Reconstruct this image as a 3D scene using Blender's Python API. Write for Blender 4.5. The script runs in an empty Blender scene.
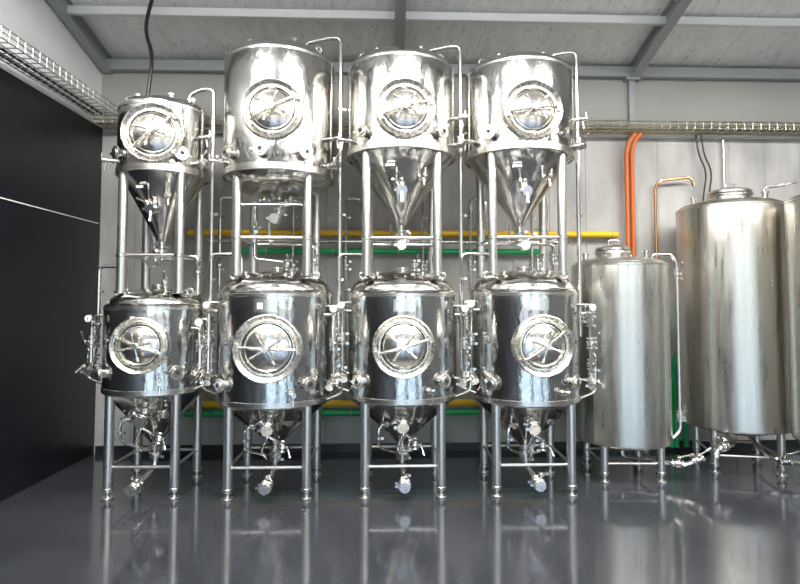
import bpy, bmesh, math, random
from mathutils import Vector, Matrix
random.seed(4)
V=Vector
scene=bpy.context.scene
# ------------------------------------------------------------ materials
def mat(name,col,metal=0.0,rough=0.5,bump=0.0,bscale=8,stretch=(1,1,1),rvar=0.0,rscale=20,cvar=0.0,cscale=3,bdist=0.01,coat=0.0,aniso=0.0):
    m=bpy.data.materials.new(name); m.use_nodes=True
    nt=m.node_tree; b=nt.nodes['Principled BSDF']
    b.inputs['Base Color'].default_value=(*col,1); b.inputs['Metallic'].default_value=metal
    b.inputs['Roughness'].default_value=rough
    if coat: b.inputs['Coat Weight'].default_value=coat; b.inputs['Coat Roughness'].default_value=0.06
    if bump or rvar or cvar:
        tc=nt.nodes.new('ShaderNodeTexCoord'); mp=nt.nodes.new('ShaderNodeMapping')
        mp.inputs['Scale'].default_value=stretch
        nt.links.new(tc.outputs['Object'],mp.inputs['Vector'])
    def noise(sc,det=4):
        n=nt.nodes.new('ShaderNodeTexNoise'); n.inputs['Scale'].default_value=sc; n.inputs['Detail'].default_value=det
        nt.links.new(mp.outputs['Vector'],n.inputs['Vector']); return n
    if bump:
        n=noise(bscale); bp=nt.nodes.new('ShaderNodeBump'); bp.inputs['Strength'].default_value=bump; bp.inputs['Distance'].default_value=bdist
        nt.links.new(n.outputs['Fac'],bp.inputs['Height']); nt.links.new(bp.outputs['Normal'],b.inputs['Normal'])
    if rvar:
        n=noise(rscale); mr=nt.nodes.new('ShaderNodeMapRange')
        mr.inputs['From Min'].default_value=0.3; mr.inputs['From Max'].default_value=0.7
        mr.inputs['To Min'].default_value=max(0.02,rough-rvar); mr.inputs['To Max'].default_value=rough+rvar
        nt.links.new(n.outputs['Fac'],mr.inputs['Value']); nt.links.new(mr.outputs['Result'],b.inputs['Roughness'])
    if cvar:
        n=noise(cscale,6); r=nt.nodes.new('ShaderNodeValToRGB')
        r.color_ramp.elements[0].position=0.3; r.color_ramp.elements[1].position=0.7
        r.color_ramp.elements[0].color=(*[c*(1-cvar) for c in col],1); r.color_ramp.elements[1].color=(*[min(1,c*(1+cvar)) for c in col],1)
        nt.links.new(n.outputs['Fac'],r.inputs['Fac']); nt.links.new(r.outputs['Color'],b.inputs['Base Color'])
    return m
STEEL=mat('polished_steel',(.60,.59,.565),1,.15,bump=.42,bscale=3.6,stretch=(1.6,1.6,.7),rvar=.06,rscale=36,bdist=.02)
PIPE=mat('pipe_steel',(.78,.76,.72),1,.20)
LEG=mat('leg_steel',(.70,.69,.66),1,.32,rvar=.05,rscale=40)
BAND=mat('satin_band_steel',(.74,.72,.68),1,.27)
RINGM=mat('manway_steel',(.88,.85,.78),1,.27,rvar=.05,rscale=30)
DOOR=mat('manway_door_steel',(.86,.82,.74),1,.20,bump=.25,bscale=10,rvar=.06,rscale=30)
BRUSH=mat('brushed_steel',(.62,.60,.545),1,.31,bump=.08,bscale=14,stretch=(1,1,.10),rvar=.06,rscale=25,bdist=.01,cvar=.08,cscale=6)
DARKR=mat('rubber_gasket',(.02,.02,.02),0,.5)
BLACK=mat('black_plastic',(.015,.015,.017),0,.35)
WHITE=mat('white_label',(.8,.8,.78),0,.5)
YEL=mat('yellow_pipe',(.90,.56,.02),0,.35)
GRN=mat('green_hose',(.02,.45,.15),0,.4)
ORG=mat('orange_conduit',(.66,.17,.04),0,.5)
COP=mat('copper',(.66,.36,.18),1,.25)
GALV=mat('galvanised',(.62,.62,.60),1,.35,rvar=.1,rscale=30)
GOLDT=mat('zinc_passivated_wire',(.78,.72,.55),1,.3)
FLOOR=mat('epoxy_floor',(.036,.039,.045),0,.12,bump=.05,bscale=1.3,rvar=.05,rscale=2.5,cvar=.2,cscale=1.5,coat=.3)
WALLB=mat('wall_panel_grey',(.43,.425,.405),0,.55,cvar=.30,cscale=1.8,stretch=(1.5,1,.6),bump=.1,bscale=30)
WALLU=mat('wall_upper_grey',(.37,.38,.35),0,.5,cvar=.06,cscale=1)
WALLL=mat('left_black_panel',(.006,.007,.010),0,.35,cvar=.2,cscale=2)
WALLT=mat('left_upper_sheet',(.92,.94,.94),0,.4,bump=.15,bscale=6)
WALLO=mat('plain_wall',(.17,.17,.175),0,.7,cvar=.05)
CEIL=mat('foil_insulation',(.97,.97,.94),.2,.36,bump=.6,bscale=14,stretch=(2.2,.5,1),rvar=.12,rscale=14,cvar=.14,cscale=5,bdist=.02)
BEAM=mat('rafter_grey_paint',(.35,.37,.375),.1,.45)
BEAML=mat('purlin_galv',(.80,.82,.82),.3,.4)
YARD=mat('yard_concrete',(.40,.39,.37),0,.8,cvar=.1)
def emis(name,col,s):
    m=bpy.data.materials.new(name); m.use_nodes=True; b=m.node_tree.nodes['Principled BSDF']
    b.inputs['Emission Color'].default_value=(*col,1); b.inputs['Emission Strength'].default_value=s; b.inputs['Base Color'].default_value=(*col,1); return m
FILLGLOW=emis('fill_light_glow',(1,.97,.92),14)  # glowing face of the added fill lights

def frame(p,d):
    m=V(d).normalized().to_track_quat('Z','Y').to_matrix().to_4x4(); m.translation=V(p); return m
# ------------------------------------------------------------ assembly
class Asm:
    def __init__(s,name,loc=(0,0,0),single=False):
        s.name=name; s.loc=V(loc); s.parts={}; s.single=single
    def bm(s,part,m):
        if part not in s.parts: s.parts[part]=(bmesh.new(),[])
        b,ms=s.parts[part]
        if m not in ms: ms.append(m)
        return b,ms.index(m)
    def lathe(s,part,m,prof,M=None,seg=32):
        b,mi=s.bm(part,m); M=M or Matrix.Identity(4); rings=[]
        for r,z in prof:
            if r<1e-5: rings.append([b.verts.new(M@V((0,0,z)))])
            else: rings.append([b.verts.new(M@V((r*math.cos(2*math.pi*i/seg),r*math.sin(2*math.pi*i/seg),z))) for i in range(seg)])
        for a,c in zip(rings,rings[1:]):
            for i in range(seg):
                j=(i+1)%seg
                q=[a[0]] if len(a)==1 else [a[i],a[j]]
                w=[c[0]] if len(c)==1 else [c[j],c[i]]
                f=q+w
                if len(f)>=3: b.faces.new(f).material_index=mi
    def cyl(s,part,m,p,d,r,h,seg=16,ch=None):
        ch=min(r,h)*.12 if ch is None else ch
        s.lathe(part,m,[(0,0),(r-ch,0),(r,ch),(r,h-ch),(r-ch,h),(0,h)],frame(p,d),seg)
    def ring(s,part,m,p,d,R,r,seg=32,k=8):
        s.lathe(part,m,[(R+r*math.cos(2*math.pi*i/k),r*math.sin(2*math.pi*i/k)) for i in range(k+1)],frame(p,d),seg)
    def box(s,part,m,c,size,M=None):
        b,mi=s.bm(part,m); M=M or Matrix.Identity(4)
        c=V(c); h=V(size)/2; vs=[]
        for x in(-1,1):
            for y in(-1,1):
                for z in(-1,1): vs.append(b.verts.new(M@(c+V((x*h.x,y*h.y,z*h.z)))))
        for f in((0,1,3,2),(4,6,7,5),(0,4,5,1),(2,3,7,6),(0,2,6,4),(1,5,7,3)):
            b.faces.new([vs[i] for i in f]).material_index=mi
    def tube(s,part,m,pts,r,seg=10,bend=.05,n=5):
        pts=[V(p) for p in pts]; P=[pts[0]]
        for i in range(1,len(pts)-1):
            a,c,e=pts[i-1],pts[i],pts[i+1]
            l1=(a-c).length; l2=(e-c).length; q=min(bend,l1*.48,l2*.48)
            p0=c+(a-c).normalized()*q; p1=c+(e-c).normalized()*q
            for k in range(n+1):
                t=k/n; P.append((1-t)**2*p0+2*t*(1-t)*c+t*t*p1)
        P.append(pts[-1])
        b,mi=s.bm(part,m); T=(P[1]-P[0]).normalized()
        up=V((0,0,1)) if abs(T.z)<.9 else V((1,0,0)); N=T.cross(up).normalized(); rings=[]
        for i,p in enumerate(P):
            if i==0: t=T
            elif i==len(P)-1: t=(P[i]-P[i-1]).normalized()
            else:
                t=((P[i+1]-p).normalized()+(p-P[i-1]).normalized())
                t=t.normalized() if t.length>1e-6 else T
            N=(N-t*N.dot(t)).normalized(); B=t.cross(N)
            rings.append([b.verts.new(p+r*(math.cos(2*math.pi*k/seg)*N+math.sin(2*math.pi*k/seg)*B)) for k in range(seg)])
        for a,c in zip(rings,rings[1:]):
            for i in range(seg):
                j=(i+1)%seg; b.faces.new((a[i],a[j],c[j],c[i])).material_index=mi
        if seg>3:
            b.faces.new(rings[0][::-1]).material_index=mi; b.faces.new(rings[-1]).material_index=mi
    def patch(s,part,m,R,a0,a1,z0,z1,t=.003,n=8):
        b,mi=s.bm(part,m); g=[]
        for k in range(n+1):
            a=a0+(a1-a0)*k/n; d=V((math.sin(a),-math.cos(a),0))
            g.append([b.verts.new(d*q+V((0,0,z))) for q,z in((R,z0),(R+t,z0),(R+t,z1),(R,z1))])
        for u,w in zip(g,g[1:]):
            for i in range(4):
                j=(i+1)%4; b.faces.new((u[i],u[j],w[j],w[i])).material_index=mi
        b.faces.new(g[0]).material_index=mi; b.faces.new(g[-1][::-1]).material_index=mi
    def build(s):
        root=None
        if not s.single:
            root=bpy.data.objects.new(s.name,None); root.location=s.loc; scene.collection.objects.link(root)
            root.empty_display_size=.2
        for pn,(b,ms) in s.parts.items():
            bmesh.ops.recalc_face_normals(b,faces=b.faces)
            nm=s.name if s.single else pn
            me=bpy.data.meshes.new(nm); b.to_mesh(me); b.free()
            for m in ms: me.materials.append(m)
            for p in me.polygons: p.use_smooth=True
            me.set_sharp_from_angle(angle=math.radians(32))
            o=bpy.data.objects.new(nm,me); scene.collection.objects.link(o)
            if root: o.parent=root
            else: o.location=s.loc
        return root
# ------------------------------------------------------------ fittings
def clamp(A,p,d,r,part='clamps'):
    d=V(d).normalized()
    A.cyl(part,PIPE,V(p)-d*.009,d,r*1.7,.018,16)
    side=d.cross(V((0,0,1)) if abs(d.z)<.8 else V((0,-1,0)))
    side=side.normalized()
    A.box(part,PIPE,(0,0,0),(.014,.02,.03),frame(V(p)+side*r*2.0,side))
def valve(A,p,d,hd,r=.02,part='valves',hl=.10):
    p=V(p); d=V(d).normalized(); hd=V(hd).normalized()
    A.cyl(part,PIPE,p-d*.022,d,r*1.75,.044,18)
    clamp(A,p-d*.04,d,r,part); clamp(A,p+d*.04,d,r,part)
    o=hd
    A.cyl(part,PIPE,p,o,r*.55,r*1.75+.028,10)
    q=p+o*(r*1.75+.025)
    A.cyl(part,PIPE,q-o*.006,o,r*.85,.016,12)
    e=d if abs(o.dot(d))<.3 else V((1,0,0))
    lev=(e*.9+o*.35).normalized()
    A.tube(part,PIPE,[q,q+lev*hl*.5,q+lev*hl],.0075,8)
    A.cyl(part,PIPE,q+lev*hl*.75,lev,.011,hl*.4,10)
def gauge(A,p,d,r=.035,part='gauges'):
    d=V(d).normalized()
    A.cyl(part,PIPE,V(p),d,r,.03,24); A.cyl(part,WHITE,V(p)+d*.028,d,r*.82,.004,24); 
    A.box(part,BLACK,(0,0,.034),(.003,r*1.0,.002),frame(V(p),d))
def port(A,R,a,z,r=.04):
    d=V((math.sin(a),-math.cos(a),0)); p=d*(R-.02)+V((0,0,z))
    A.cyl('ports',PIPE,p,d,r,.06,20); A.cyl('ports',RINGM,p+d*.055,d,r*1.45,.018,24)
    A.cyl('ports',PIPE,p+d*.070,d,r*.9,.012,20); A.cyl('ports',DARKR,p+d*.080,d,r*.45,.004,16)
    sd=d.cross(V((0,0,1)))
    A.box('ports',PIPE,(0,0,0),(.02,.02,.045),frame(p+d*.063+sd*r*1.6,sd))
def sample(A,R,a,z):
    d=V((math.sin(a),-math.cos(a),0)); p=d*(R-.01)+V((0,0,z))
    A.cyl('sample_valves',PIPE,p,d,.016,.07,14); A.cyl('sample_valves',PIPE,p+d*.03,d,.028,.014,16)
    A.cyl('sample_valves',PIPE,p+d*.07,d,.022,.05,14)
    A.tube('sample_valves',PIPE,[p+d*.085,p+d*.095+V((0,0,-.05)),p+d*.10+V((0,0,-.085))],.008,8,.02)
    A.tube('sample_valves',PIPE,[p+d*.12,p+d*.12+V((0,0,.055))],.007,8)
def manway(A,R,a,z,r,rot=0.3):
    d=V((math.sin(a),-math.cos(a),0)); F=frame(d*(R+.0)+V((0,0,z)),d); F=F@Matrix.Rotation(rot,4,'Z')
    dep=R-math.sqrt(max(0.01,R*R-r*r))+.02
    A.lathe('manway_collar',RINGM,[(r*1.0,-dep),(r*1.0,.012),(r*.99,.022),(r*.965,.025),(r*.93,.02),(r*.80,-.004),(r*.79,-.03)],F,56)
    A.lathe('manway_collar',RINGM,[(r*.79,-.03),(r*.79,.010),(r*.775,.018),(r*.75,.018),(r*.735,.010),(r*.73,-.03)],F,56)
    A.lathe('manway_door',DARKR,[(r*.735,-.002),(r*.70,.0)],F,48)
    A.lathe('manway_door',DOOR,[(r*.71,-.002),(r*.70,.008),(r*.66,.012),(r*.62,.004),(r*.45,.020),(r*.22,.030),(0,.034)],F,48)
    def L(*q): return F@V(q)
    A.tube('manway_yoke',RINGM,[L(-r*.84,0,.02),L(-r*.5,0,.055),L(0,0,.07),L(r*.5,0,.055),L(r*.84,0,.02)],.011,10,.05)
    A.tube('manway_yoke',RINGM,[L(-r*.84,-.03,.02),L(-r*.84,.03,.02)],.015,10)
    A.tube('manway_yoke',RINGM,[L(r*.84,-.03,.02),L(r*.84,.03,.02)],.015,10)
    A.cyl('manway_handwheel',PIPE,L(0,0,.03),d,.017,.07,14)
    for k in range(4):
        t=k*math.pi/2+.6; A.tube('manway_handwheel',PIPE,[L(0,0,.095),L(r*.44*math.cos(t),r*.44*math.sin(t),.10)],.007,8)
        A.cyl('manway_handwheel',RINGM,L(r*.38*math.cos(t),r*.38*math.sin(t),.098),L(r*.47*math.cos(t),r*.47*math.sin(t),.105)-L(0,0,.1),.011,.035,10)
    A.cyl('manway_handwheel',RINGM,L(0,0,.085),d,.026,.022,16)
def shellprof(R,zb,zt,h):
    p=[]
    p+=[(R-.018,zb),(R-.004,zb+.004),(R,zb+.014)]
    n=6
    for i in range(n+1): p.append((R,zb+.02+(zt-.025-zb-.02)*i/n))
    p+=[(R-.002,zt-.012),(R-.012,zt-.001),(R-.03,zt+.004)]
    for i in range(1,9):
        t=math.pi/2*i/9; p.append(((R-.03)*math.cos(t),zt+.004+h*math.sin(t)))
    p.append((.0,zt+h+.004)); return p
def topfit(A,R,zt,h):
    A.cyl('top_fittings',PIPE,(0,0,zt+h-.01),(0,0,1),.05,.035,24); A.cyl('top_fittings',RINGM,(0,0,zt+h+.02),(0,0,1),.066,.018,24)
    for a in (.9,2.3,3.9,5.3):
        x,y=.62*R*math.cos(a),.62*R*math.sin(a); z=zt+h*.74
        A.cyl('top_fittings',PIPE,(x,y,z-.03),(0,0,1),.02,.05,12); A.cyl('top_fittings',PIPE,(x,y,z+.015),(0,0,1),.032,.018,14)
    for s in(-1,1):
        A.ring('top_fittings',LEG,(s*.72*R,-.1,zt+h*.7+.012),(0,1,0),.026,.007,16)
def manifold(A,sx,R,y,z0,z1,seed=0):
    x=sx*(R+.062)
    A.tube('side_manifold',PIPE,[(sx*(R-.03),y,z1),(x,y,z1),(x,y,z0),(sx*(R-.03),y,z0)],.012,8,.03)
    for zz in (z0+.06,z1-.06,(z0+z1)/2): clamp(A,(x,y,zz),(0,0,1),.013,'side_manifold')
    valve(A,(x,y,z0+.13),(0,0,1),(sx*.2,-1,0),.018,'side_valves',.07)
    valve(A,(x,y,z1-.14),(0,0,1),(-sx*.3,-1,0),.018,'side_valves',.07)
    y2=y-.10; xx=sx*(R+.028)
    A.tube('side_manifold',PIPE,[(sx*(R*.9),y2,z1-.07),(xx,y2,z1-.07),(xx,y2,z0+.03),(xx-sx*.02,y2-.09,z0-.03)],.014,8,.03)
    valve(A,(xx,y2,(z0+z1)/2),(0,0,1),(sx*.5,-1,0),.021,'side_valves',.085)
    clamp(A,(xx,y2,z0+.06),(0,0,1),.014,'side_manifold')
    valve(A,(xx-sx*.015,y2-.055,z0-.005),(-sx*.2,-1,-.6),(sx,0,.2),.019,'side_valves',.07)
    gauge(A,(xx,y2-.03,z1-.02),(sx*.15,-1,0),.034)
    A.tube('side_manifold',PIPE,[(xx,y2,z1-.07),(xx,y2,z1-.02),(xx,y2-.03,z1-.02)],.008,8,.02)
    x3=sx*(R+.095); 
    A.tube('side_manifold',PIPE,[(x,y,z0+.22),(x3,y-.02,z0+.22),(x3,y-.02,z0-.10),(sx*(R-.06),y-.02,z0-.16)],.010,8,.04)
    clamp(A,(x3,y-.02,z0+.08),(0,0,1),.013,'side_manifold')
YC=4.94
def legs(A,L,z0,z1,r,feet=True,braces=()):
    for sx in(-1,1):
        for sy in(-1,1):
            x,y=sx*L,sy*L
            if feet:
                A.cyl('leg_feet',LEG,(x,y,0.0),(0,0,1),.048,.016,20); A.cyl('leg_feet',LEG,(x,y,.014),(0,0,1),.02,.07,14)
                A.cyl('leg_feet',RINGM,(x,y,.06),(0,0,1),r*1.12,.03,20)
                A.cyl('legs',LEG,(x,y,.075),(0,0,1),r,z1-.075,24)
            else:
                A.cyl('legs',LEG,(x,y,z0),(0,0,1),r,z1-z0,24)
                A.cyl('legs',BAND,(x,y,z0),(0,0,1),r*1.35,.02,24)
                A.cyl('legs',BAND,(x,y,z0+.30),(0,0,1),r*1.15,.03,24)
    for zb in braces:
        for s in(-1,1):
            A.tube('leg_braces',LEG,[(-L,s*L,zb),(L,s*L,zb)],.013,10); A.tube('leg_braces',LEG,[(s*L,-L,zb),(s*L,L,zb)],.013,10)
def lower(X,R,zb,zt,h,L,coneh,mr,ma,mz):
    A=Asm('fermenter_or_brite_tank',(X,YC,0))
    A.lathe('shell',STEEL,shellprof(R,zb,zt,h),None,96)
    A.lathe('cone',STEEL,[(R-.018,zb+.002),(R-.035,zb-.012),(.06,zb-coneh),(.045,zb-coneh-.02),(.0,zb-coneh-.02)],None,96)
    A.lathe('bands',BAND,[(R,zb+.01),(R+.005,zb+.014),(R+.005,zb+.05),(R,zb+.054)],None,96)
    A.lathe('bands',BAND,[(R,zt-.05),(R+.004,zt-.046),(R+.004,zt-.028),(R,zt-.024)],None,96)
    manway(A,R,ma,mz,mr,.25+X*.3)
    topfit(A,R,zt,h)
    legs(A,L,0,zb+.01,.038,True,(.25,))
    zc=zb-coneh
    A.cyl('outlet_pipe',PIPE,(0,0,zc-.05),(0,0,1),.03,.05,20); clamp(A,(0,0,zc-.05),(0,0,1),.028,'outlet_pipe')
    A.tube('outlet_pipe',PIPE,[(0,0,zc-.03),(0,0,.17),(0.01,-.30,.14),(0.01,-.36,.13)],.024,12,.07)
    valve(A,(.01,-.40,.13),(0,-1,0),(.3,-.2,1),.030,'outlet_valves',.12)
    A.cyl('outlet_valves',RINGM,(.01,-.455,.13),(0,-1,0),.045,.02,24)
    valve(A,(0,0,zc-.11),(0,0,1),(.5,-1,0),.03,'outlet_valves',.13)
    pz=zb-coneh*.42; pr=(R-.035)*.58
    A.tube('racking_pipe',PIPE,[(0,-pr+.02,pz),(0,-pr-.05,pz-.02),(0.0,-pr-.07,pz-.10)],.022,12,.04)
    valve(A,(0,-pr-.055,pz-.02),(0,-.9,-.3),(-.7,-.2,.6),.030,'outlet_valves',.12)
    A.tube('racking_pipe',PIPE,[(.0,-pr-.07,pz-.08),(.09,-pr-.05,pz-.14),(.10,-pr+.06,pz-.17)],.012,8,.04)
    A.tube('racking_pipe',PIPE,[(.0,-pr-.07,pz-.08),(-.05,-pr-.06,pz-.20),(-.02,-pr,pz-.28)],.012,8,.04)
    valve(A,(.14,-pr+.03,pz+.02),(.6,-.8,-.2),(0,-.3,1),.022,'outlet_valves',.09)
    valve(A,(-.12,-pr+.06,pz-.02),(-.5,-.8,-.2),(0,-.3,1),.018,'outlet_valves',.07)
    A.tube('racking_pipe',PIPE,[(-.16,-pr+.08,pz-.02),(-.20,-pr,pz-.06),(-.20,-pr+.02,pz-.22),(-.05,-.10,pz-.30),(0,-.02,pz-.30)],.011,8,.05)
    clamp(A,(-.20,-pr+.01,pz-.14),(0,0,1),.013,'racking_pipe')
    valve(A,(.10,-pr+.05,pz-.20),(0,-.4,-1),(1,-.6,0),.018,'outlet_valves',.08)
    A.tube('racking_pipe',PIPE,[(.10,-pr+.05,pz-.16),(.10,-pr+.06,pz-.25),(.02,-.03,pz-.31)],.011,8,.04)
    port(A,R,-.78,zb+.18); port(A,R,.70,zb+.19); sample(A,R,.42,zb+.12)
    A.patch('name_plate',BAND,R+.001,-.17,.20,zt-.17,zt-.07); A.patch('name_plate',WHITE,R+.004,-.12,-.03,zt-.15,zt-.10,.001,4)
    manifold(A,-1,R,-.12,zb+.22,zt-.10); manifold(A,1,R,-.16,zb+.18,zt-.13)
    x=-(R+.075)
    A.tube('gas_pipe',PIPE,[(x,-.03,zb+.4),(x,-.03,zt+.32),(-R*.62,-.03,zt+.32),(-R*.62,-.03,zt+h*.6)],.015,10,.05)
    clamp(A,(x,-.03,zt+.1),(0,0,1),.014)
    A.tube('gas_pipe',PIPE,[(.30,.1,zt+h*.5),(.30,.1,zt+.42),(-.1,.12,zt+.42),(-.1,.12,zt+.62)],.013,8,.05)
    valve(A,(.30,.1,zt+.28),(0,0,1),(.3,-1,0),.018,'top_valves',.08)
    valve(A,(.10,-.12,zt+h+.05),(0,0,1),(.3,-1,.1),.018,'top_valves',.08)
    A.build(); return A
def upper(X,R,zb,zt,h,L,coneh,mr,ma,mz,zleg,cone=True,name='fermenter_or_brite_tank',ports=(-.7,.7),lx=.52):
    A=Asm(name,(X,YC,0))
    A.lathe('shell',STEEL,shellprof(R,zb,zt,h),None,96)
    if cone:
        A.lathe('cone',STEEL,[(R-.018,zb+.002),(R-.035,zb-.01),(.055,zb-coneh),(.045,zb-coneh-.03),(0,zb-coneh-.03)],None,96)
    else:
        pr=[(R-.018,zb+.002)]
        for i in range(1,8):
            t=math.pi/2*i/8; pr.append(((R-.03)*math.cos(t),zb-coneh*math.sin(t)))
        pr.append((0,zb-coneh)); A.lathe('cone',STEEL,pr,None,96)
    A.lathe('bands',BAND,[(R,zb+.0),(R+.007,zb+.003),(R+.007,zb+.055),(R,zb+.058)],None,96)
    A.lathe('bands',BAND,[(R,zt-.05),(R+.004,zt-.046),(R+.004,zt-.028),(R,zt-.024)],None,96)
    manway(A,R,ma,mz,mr,.35-X*.2)
    topfit(A,R,zt,h)
    legs(A,L,zleg,zb+.008,.038,False,(zleg+.32,))
    zc=zb-coneh
    A.cyl('outlet_pipe',PIPE,(0,0,zc-.08),(0,0,1),.028,.08,20)
    valve(A,(0,0,zc-.12),(0,0,1),(-.4,-1,0),.028,'outlet_valves',.12)
    A.tube('outlet_pipe',PIPE,[(0,0,zc-.05),(0,0,zc-.22),(.0,-.16,zc-.22)],.02,12,.05)
    valve(A,(0,-.18,zc-.22),(0,-1,0),(.6,0,.8),.025,'outlet_valves',.1)
    if cone:
        pz=zb-coneh*.55; pr=(R-.035)*.47
        A.tube('racking_pipe',PIPE,[(0,-pr+.02,pz),(0,-pr-.06,pz-.01)],.02,12)
        valve(A,(0,-pr-.06,pz-.01),(0,-1,-.2),(-.6,0,.7),.026,'outlet_valves',.11)
        A.tube('racking_pipe',PIPE,[(0,-pr-.09,pz-.02),(0,-pr-.11,pz-.12)],.014,8)
        sample(A,R*.62,.5,zb-coneh*.36)
        A.patch('sticker',WHITE,R*.80,-.36,-.16,zb-.135,zb-.115,.012,4)
    else:
        A.tube('outlet_pipe',PIPE,[(-.2,-.05,zc-.22),(-.2,-.05,zc-.05),(0,-.05,zc-.05),(.22,-.05,zc-.05),(.22,-.05,zc-.3)],.014,10,.04)
        valve(A,(-.1,-.06,zc-.05),(1,0,0),(0,-1,.2),.02,'outlet_valves',.09); valve(A,(.12,-.06,zc-.05),(1,0,0),(0,-1,.2),.02,'outlet_valves',.09)
        A.tube('outlet_pipe',PIPE,[(-L,-L,zc-.12),(L,-L,zc-.12)],.010,8)
        A.tube('outlet_pipe',PIPE,[(-.2,-.05,zc-.2),(-.2,-.05,zc-.55),(.05,-.05,zc-.58)],.014,10,.04)
        valve(A,(-.2,-.05,zc-.32),(0,0,1),(.4,-1,0),.022,'outlet_valves',.09)
    for a in ports: port(A,R,a,zb+.15)
    sample(A,R,-1.15,zb+.12); sample(A,R,1.2,zb+.33)
    valve(A,(R+.02,-.18,zb+.10),(.7,-.7,0),(0,0,1),.02,'side_valves',.08)
    A.tube('side_valves',PIPE,[(R*.9,-.1,zb+.10),(R+.05,-.21,zb+.10)],.014,8)
    px=.22; ztop=zt+h+.12
    A.tube('cip_pipe',PIPE,[(px,-.02,zt+h*.6),(px,-.02,ztop-.05),(lx-.1,-.02,ztop),(lx,-.02,ztop),(lx,-.02,1.52),(lx,-.02,1.28)],.019,12,.05)
    clamp(A,(px,-.02,zt+h+.02),(0,0,1),.018); clamp(A,(lx,-.02,2.35),(0,0,1),.018); clamp(A,(lx,-.02,zt-.4),(0,0,1),.018)
    for zz in (zt-.15,zb+.1): A.tube('cip_pipe',PIPE,[(R-.02,-.02,zz),(lx,-.02,zz)],.007,8)
    valve(A,(lx,-.02,1.45),(0,0,1),(.2,-1,0),.02,'side_valves',.09)
    A.build(); return A
S=[-2.00,-.98,.115,1.19]
lower(S[0],.42,.83,1.57,.13,.265,.42,.225,.06,1.24)
lower(S[1],.49,.74,1.68,.17,.315,.36,.27,.05,1.22)
lower(S[2],.48,.76,1.68,.17,.31,.38,.25,.0,1.23)
lower(S[3],.475,.74,1.69,.17,.31,.38,.25,.10,1.235)
upper(S[0]+.02,.37,2.66,3.26,.08,.235,.52,.245,.14,2.96,1.655,lx=.43)
upper(S[1]+.01,.48,2.65,3.69,.13,.29,.14,.245,.06,3.13,1.80,cone=False,ports=(-.75,-.1,.6),lx=.535)  # brite beer tank with dished bottom, sharing the fermenters' object name
upper(S[2]-.01,.475,2.84,3.65,.11,.295,.55,.245,.05,3.15,1.80,lx=.53)
upper(S[3]-.03,.475,2.84,3.63,.09,.295,.55,.245,.02,3.15,1.81,lx=.53)
# ------------------------------------------------------------ storage tanks on the right
def storage(X,Y,R,zb,zt,h,neck,nx=0,rot=.7):
    A=Asm('brushed_storage_tank',(X,Y,0))
    A.lathe('shell',BRUSH,shellprof(R,zb,zt,h),None,96)
    A.lathe('shell',BRUSH,[(R-.018,zb+.002),(R*.6,zb-.05),(0,zb-.09)],None,96)
    A.lathe('seams',BAND,[(R,zt-.03),(R+.004,zt-.027),(R+.004,zt-.012),(R,zt-.009)],None,96)
    A.patch('seams',BRUSH,R,-.95,-.93,zb+.02,zt-.03,.003,2)
    A.patch('seams',BRUSH,R,.62,.64,zb+.02,zt-.03,.003,2)
    A.lathe('neck',BAND,[(neck,zt),(neck,zt+h+.06),(neck*1.06,zt+h+.065),(neck*1.06,zt+h+.085),(neck*.98,zt+h+.095),(neck*.5,zt+h+.12),(0,zt+h+.125)],Matrix.Translation((nx,-.02,0)),40)
    A.ring('neck',PIPE,(nx,-.02,zt+h+.045),(0,0,1),neck+.012,.012,40)
    A.tube('neck',PIPE,[(nx-.05,-.04,zt+h+.12),(nx-.05,-.04,zt+h+.16),(nx+.05,-.04,zt+h+.16),(nx+.05,-.04,zt+h+.12)],.008,8,.02)
    for k in range(3):
        t=2.2*k+.8; A.cyl('top_fittings',PIPE,(R*.7*math.cos(t),R*.7*math.sin(t),zt),(0,0,1),.022,h*.6+.06,14)
        A.cyl('top_fittings',PIPE,(R*.7*math.cos(t),R*.7*math.sin(t),zt+h*.6+.05),(0,0,1),.034,.018,14)
    for k in range(4):
        t=k*math.pi/2+rot; x,y=R*.82*math.cos(t),R*.82*math.sin(t)
        A.cyl('legs',LEG,(x,y,.07),(0,0,1),.035,zb-.07+.02,20); A.cyl('legs',LEG,(x,y,0),(0,0,1),.05,.015,20); A.cyl('legs',LEG,(x,y,.012),(0,0,1),.02,.07,14)
        A.cyl('legs',BAND,(x,y,.06),(0,0,1),.042,.03,20)
    for k in range(4):
        t=k*math.pi/2+rot; u=t+math.pi/2
        A.tube('leg_braces',LEG,[(R*.82*math.cos(t),R*.82*math.sin(t),.16),(R*.82*math.cos(u),R*.82*math.sin(u),.16)],.011,8)
    return A
A=storage(2.16,5.20,.43,.32,1.94,.06,.15,-.06,.75)
A.tube('side_pipe',PIPE,[(.25,-.15,1.90),(.25,-.15,2.02),(.43,-.15,2.02),(.48,-.15,1.93),(.48,-.15,.42),(.40,-.15,.34),(.3,-.15,.34)],.015,10,.04)
valve(A,(.48,-.15,1.84),(0,0,1),(0,-1,0),.018); valve(A,(.48,-.15,.55),(0,0,1),(0,-1,0),.02)
A.tube('outlet_pipe',PIPE,[(0,0,.26),(0,0,.15),(.45,-.28,.15),(.60,-.30,.22)],.02,10,.05)
valve(A,(.40,-.25,.15),(.85,-.5,0),(0,-.3,1),.024,'valves',.11); valve(A,(.55,-.295,.20),(1,0,.4),(0,-.6,.8),.02)
A.build()
A=storage(3.37,5.40,.485,.40,2.51,.07,.19,-.01,.55)
A.tube('outlet_pipe',PIPE,[(-.2,-.2,.35),(-.2,-.3,.28),(-.42,-.42,.28),(-.46,-.44,.20)],.022,10,.05)
valve(A,(-.36,-.38,.28),(-.85,-.5,0),(0,-.4,1),.026,'valves',.12)
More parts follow.
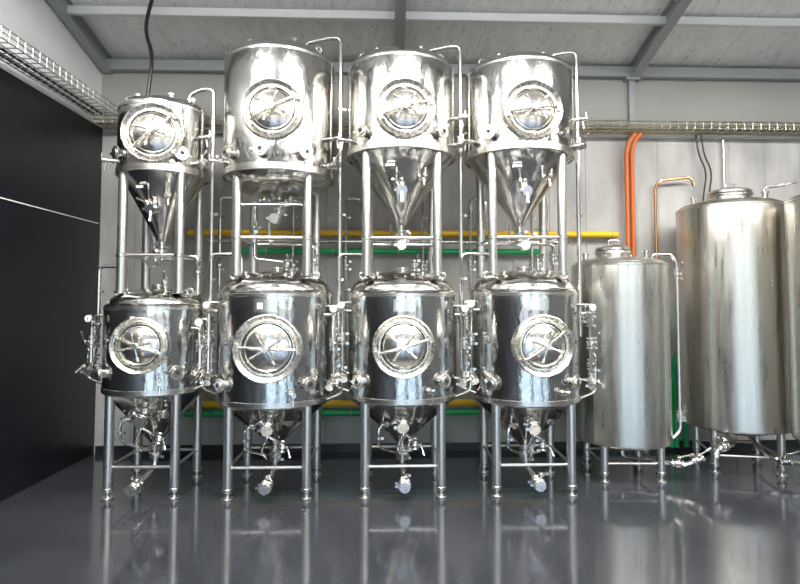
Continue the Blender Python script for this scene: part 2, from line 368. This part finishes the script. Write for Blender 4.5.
A.tube('side_pipe',PIPE,[(.1,0,.32),(.1,-.3,.16),(.3,-.45,.14)],.02,10,.05); valve(A,(.2,-.39,.15),(.9,-.3,0),(0,-.3,1),.022)
A.tube('top_pipe',PIPE,[(.28,-.1,2.50),(.28,-.1,2.70),(.45,-.1,2.72),(.55,-.2,2.74)],.015,10,.05)
A.build()
A=storage(3.84,4.57,.42,.42,2.47,.06,.16,0,.6)
A.build()
# ------------------------------------------------------------ room
YB=6.05; XL=-3.10; XR=9.0; YF=-6.0; ZE=4.19; SL=.25
def zc(y): return ZE+SL*(YB-y)
def single(name,fn):
    A=Asm(name,(0,0,0),True); fn(A); A.build()
def prism(A,m,pts,axis,t):
    b,mi=A.bm('x',m); off=V(axis)*t
    a=[b.verts.new(V(p)) for p in pts]; c=[b.verts.new(V(p)+off) for p in pts]
    b.faces.new(a).material_index=mi; b.faces.new(c[::-1]).material_index=mi
    for i in range(len(a)):
        j=(i+1)%len(a); b.faces.new((a[i],c[i],c[j],a[j])).material_index=mi
single('floor',lambda A:A.box('x',FLOOR,((XL+XR)/2,(YB+YF)/2,-.05),(XR-XL+.3,YB-YF+.3,.1)))
def cl(A):
    prism(A,CEIL,[(XL-.1,YB+.1,zc(YB+.1)),(XR+.1,YB+.1,zc(YB+.1)),(XR+.1,YF-.1,zc(YF-.1)),(XL-.1,YF-.1,zc(YF-.1))],(0,0,1),.08)
    x=-2.4
    while x<XR-.2:   # lapped foil seams
        prism(A,CEIL,[(x,YB-.02,zc(YB-.02)-.006),(x+.05,YB-.02,zc(YB-.02)-.006),(x+.05,YF,zc(YF)-.006),(x,YF,zc(YF)-.006)],(0,0,1),.01); x+=1.2
single('ceiling',cl)
ZP=3.42
def wb(A):
    pts=[]; x=XL
    while x<XR:
        pts+=[(x,0),(x+.385,0),(x+.39,.007),(x+.40,.007)]; x+=.405
    pts.append((min(x,XR+.2),0))
    b,mi=A.bm('x',WALLB)
    lo=[b.verts.new((p[0],YB+p[1],0)) for p in pts]; hi=[b.verts.new((p[0],YB+p[1],ZP)) for p in pts]
    for i in range(len(pts)-1): b.faces.new((lo[i],lo[i+1],hi[i+1],hi[i])).material_index=mi
    A.box('x',WALLU,((XL+XR)/2,YB+.055,ZE/2),(XR-XL,.08,ZE+.02))
    A.box('x',WALLU,((XL+XR)/2,YB+.01,(ZP+ZE)/2),(XR-XL,.03,ZE-ZP))
single('wall_back',wb)
def wl(A):
    prism(A,WALLT,[(XL-.12,YF,0),(XL-.12,YB,0),(XL-.12,YB,zc(YB)),(XL-.12,YF,zc(YF))],(1,0,0),.12)
    A.box('x',WALLL,(XL+.01,(YF+YB)/2,1.72),(.02,YB-YF-.005,3.44))
single('wall_left',wl)
single('wall_right',lambda A:prism(A,WALLO,[(XR,YF,0),(XR,YB,0),(XR,YB,zc(YB)),(XR,YF,zc(YF))],(1,0,0),.12))
ZD=3.7
def wf(A):
    z1=zc(YF)
    A.box('x',WALLO,((XL+XR)/2,YF-.06,(ZD+z1)/2),(XR-XL,.12,z1-ZD))
    x=XL
    for w,kind in ((.85,1),(3.2,0),(.95,1),(3.2,0),(1.1,1),(2.0,0),(.8,1)):
        if kind: A.box('x',WALLO,(x+w/2,YF-.06,ZD/2),(w,.12,ZD))
        x+=w
single('wall_front',wf)
single('trim_1',lambda A:A.box('x',WHITE,(XL+.024,(YF+YB)/2,2.41),(.006,YB-YF-.1,.010)))
single('trim_2',lambda A:A.box('x',BEAML,((XL+XR)/2,YB-.02,ZP-.01),(XR-XL-.08,.03,.03)))
single('baseboard_back',lambda A:A.box('x',BLACK,((XL+XR)/2,YB-.012,.04),(XR-XL-.08,.02,.08)))
single('yard_ground',lambda A:A.box('x',YARD,(2,-22,-.08),(60,31.6,.06)))
def raft(X):
    def f(A):
        def slab(dz0,dz1,w):
            y0,y1=YF+.02,YB-.03
            prism(A,BEAM,[(X-w/2,y0,zc(y0)+dz0),(X-w/2,y1,zc(y1)+dz0),(X-w/2,y1,zc(y1)+dz1),(X-w/2,y0,zc(y0)+dz1)],(1,0,0),w)
        slab(-.012,-.002,.10); slab(-.15,-.012,.012); slab(-.162,-.15,.10)
    return f
for X in(-3.03,.10,2.70,5.6,8.4): single('ceiling_rafter',raft(X))
def purl(Y,h=.07,d=.05):
    def f(A):
        z=zc(Y)
        A.box('x',BEAML,((XL+XR)/2,Y,z-.03-h/2),(XR-XL-.1,.006,h)); A.box('x',BEAML,((XL+XR)/2,Y+d/2,z-.03-h),(XR-XL-.1,d,.006)); A.box('x',BEAML,((XL+XR)/2,Y+d/2,z-.028),(XR-XL-.1,d,.006))
    return f
for Y in(5.24,4.2,3.1,2.0,.9,-.2,-1.3,-2.4,-3.5,-4.6): single('ceiling_purlin',purl(Y))
single('eave_beam',lambda A:(A.box('x',BEAM,((XL+XR)/2,YB-.08,ZE-.07),(XR-XL-.1,.012,.11)),A.box('x',BEAM,((XL+XR)/2,YB-.06,ZE-.125),(XR-XL-.1,.07,.012))))
def post(A):
    A.box('x',BEAM,(2.68,YB-.035,2.02),(.07,.05,4.04)); A.box('x',BEAM,(2.68,YB-.05,.01),(.16,.1,.02)); A.box('x',BEAM,(2.68,YB-.05,ZE-.15),(.16,.09,.03))
single('wall_post',post)
# cable trays
def tray(pa,pb,wd,m,W=.16,H=.06,rw=.0045):
    def f(A):
        a=V(pa); b=V(pb); d=(b-a).normalized(); w=V(wd); L=(b-a).length
        for u,z in((0,H),(0,H/2),(0,0),(W/3,0),(2*W/3,0),(W,0),(W,H/2),(W,H)):
            A.tube('x',m,[a+w*u+V((0,0,z)),b+w*u+V((0,0,z))],rw,4)
        n=int(L/.09)
        for i in range(n+1):
            c=a+d*L*i/n; A.tube('x',m,[c+V((0,0,H)),c,c+w*W,c+w*W+V((0,0,H))],rw*.9,4,.005,1)
        for k,r in enumerate((.010,.008,.012)):
            A.tube('x',(BLACK,WHITE,BLACK)[k],[a+w*(.03+.04*k)+V((0,0,r+.004)),b+w*(.03+.04*k)+V((0,0,r+.004))],r,6)
    return f
single('cable_tray',tray((XL+.05,YB-.06,3.43),(XR-.3,YB-.06,3.43),(0,-1,0),GOLDT,.18,.08,.0065))
single('cable_tray',tray((XL+.03,-2,3.50),(XL+.03,YB-.27,3.50),(1,0,0),GALV,.26,.09,.006))
# services on wall
def hpipe(z,x0,x1,m,y=YB-.10,r=.02,drops=()):
    def f(A):
        e=YB-r-.012
        A.tube('x',m,[(x0,e,z),(x0,y,z),(x1,y,z),(x1,e,z)],r,12,.05)
        x=x0+.3
        while x<x1:
            A.ring('x',GALV,(x,y,z),(1,0,0),r+.003,.004,16,6); A.box('x',GALV,(x,(y+YB-.005)/2,z),(.02,YB-.005-y,.02)); x+=.7
        for dx in drops:
            A.tube('x',m,[(dx,y,z),(dx,y,.62)],r*.75,8); A.tube('x',m,[(dx,y,z),(dx,y,z+.45),(dx+.16,y,z+.45),(dx+.16,y,z+.2),(dx+.16,e,z+.2)],r*.75,8,.05)
            for zz in(z-.5,z+.25): clamp(A,(dx,y,zz),(0,0,1),r*.8,'x')
            valve(A,(dx,y,z-.25),(0,0,1),(.3,-1,0),.02,'x',.08)
    return f
single('yellow_service_pipe',hpipe(2.31,-2.1,2.46,YEL,r=.034))
single('green_service_pipe',hpipe(2.12,-1.6,1.6,GRN,YB-.09,.030))
single('steel_service_pipe',hpipe(2.21,-1.9,1.9,PIPE,YB-.22,.02,(-1.75,-1.0,-.45,.35,.85,1.5)))
single('yellow_service_pipe',hpipe(.52,-2.2,1.7,YEL,r=.036))
single('green_service_pipe',hpipe(.42,-2.1,1.9,GRN,YB-.09,.034))
def org(A):
    for dx in(0,.06):
        A.tube('x',ORG,[(2.57+dx,YB-.13,1.7),(2.57+dx,YB-.13,3.20),(2.60+dx,YB-.15,3.33),(2.66+dx,YB-.17,3.40)],.022,12,.10)
        z=1.75
        while z<3.2:
            A.ring('x',ORG,(2.57+dx,YB-.13,z),(0,0,1),.022,.005,12,6); z+=.03
single('orange_conduit',org)
single('copper_pipe',lambda A:A.tube('x',COP,[(2.90,YB-.08,1.9),(2.90,YB-.08,2.82),(2.94,YB-.10,2.90),(3.28,YB-.12,2.94),(3.31,YB-.12,2.84)],.016,10,.05))
single('black_power_cable',lambda A:A.tube('x',BLACK,[(-2.20,5.15,zc(5.15)-.0),(-2.25,5.1,4.08),(-2.12,5.0,3.8),(-2.15,4.98,3.42)],.017,8,.2,8))
single('green_hose',lambda A:(A.tube('x',GRN,[(3.06,5.94,0.04),(3.06,5.94,.95),(3.11,5.96,1.05),(3.16,5.95,.95),(3.17,5.95,.04)],.03,12,.10),A.tube('x',GRN,[(3.0,5.93,.04),(3.0,5.93,.6),(3.04,5.95,.8)],.024,12,.1)))
single('wall_conduit',lambda A:(A.tube('x',GALV,[(3.7,YB-.04,0.3),(3.7,YB-.04,3.38)],.014,8),A.box('x',GALV,(3.7,YB-.05,1.3),(.12,.08,.2))))
def wirec(A):
    for x in(3.36,3.42): A.tube('x',BLACK,[(x,YB-.1,3.41),(x+.02,YB-.1,3.2),(x+.10,YB-.12,3.0),(x+.06,YB-.10,2.7),(x+.06,YB-.06,2.3)],.009,8,.1)
single('sensor_cable',wirec)
# ------------------------------------------------------------ added fill lights
def fill_light(x,y,L=1.5,e=90):  # out-of-view fill added to brighten the tank fronts, with housing and hangers
    z=zc(y)-.75
    A=Asm('fill_light_bar',(x,y,z))
    A.box('housing',BEAML,(0,0,.03),(L,.16,.05)); A.box('fill_panel',FILLGLOW,(0,0,0),(L-.04,.13,.02))
    for s in(-1,1): A.tube('hanger',GALV,[(s*L*.4,0,.05),(s*L*.4,0,.75)],.004,6)
    r=A.build()
    l=bpy.data.lights.new('fill_area_light','AREA'); l.shape='RECTANGLE'; l.size=L; l.size_y=.14; l.energy=e; l.color=(1,.98,.95)
    o=bpy.data.objects.new('fill_area_light',l); scene.collection.objects.link(o); o.parent=r; o.location=(0,0,-.02)
for x in(-1.9,.5,2.9,5.3):
    for y in(3.0,0.2,-2.8): fill_light(x,y,1.5,100)
# world
w=bpy.data.worlds.new('sky'); scene.world=w; w.use_nodes=True; nt=w.node_tree
sk=nt.nodes.new('ShaderNodeTexSky'); sk.sky_type='NISHITA'; sk.sun_disc=False; sk.sun_elevation=math.radians(50); sk.sun_rotation=math.radians(40)
sk.air_density=1; sk.dust_density=2.5
nt.links.new(sk.outputs[0],nt.nodes['Background'].inputs[0]); nt.nodes['Background'].inputs[1].default_value=.85
# camera
c=bpy.data.cameras.new('camera'); co=bpy.data.objects.new('camera',c); scene.collection.objects.link(co)
c.lens=25.2; c.sensor_width=36; c.shift_x=-.011; c.shift_y=-.024; co.location=(0,0,1.6); co.rotation_euler=(math.radians(92.8),0,math.radians(-2.0)); scene.camera=co
scene.view_settings.view_transform='Standard'; scene.view_settings.exposure=.15
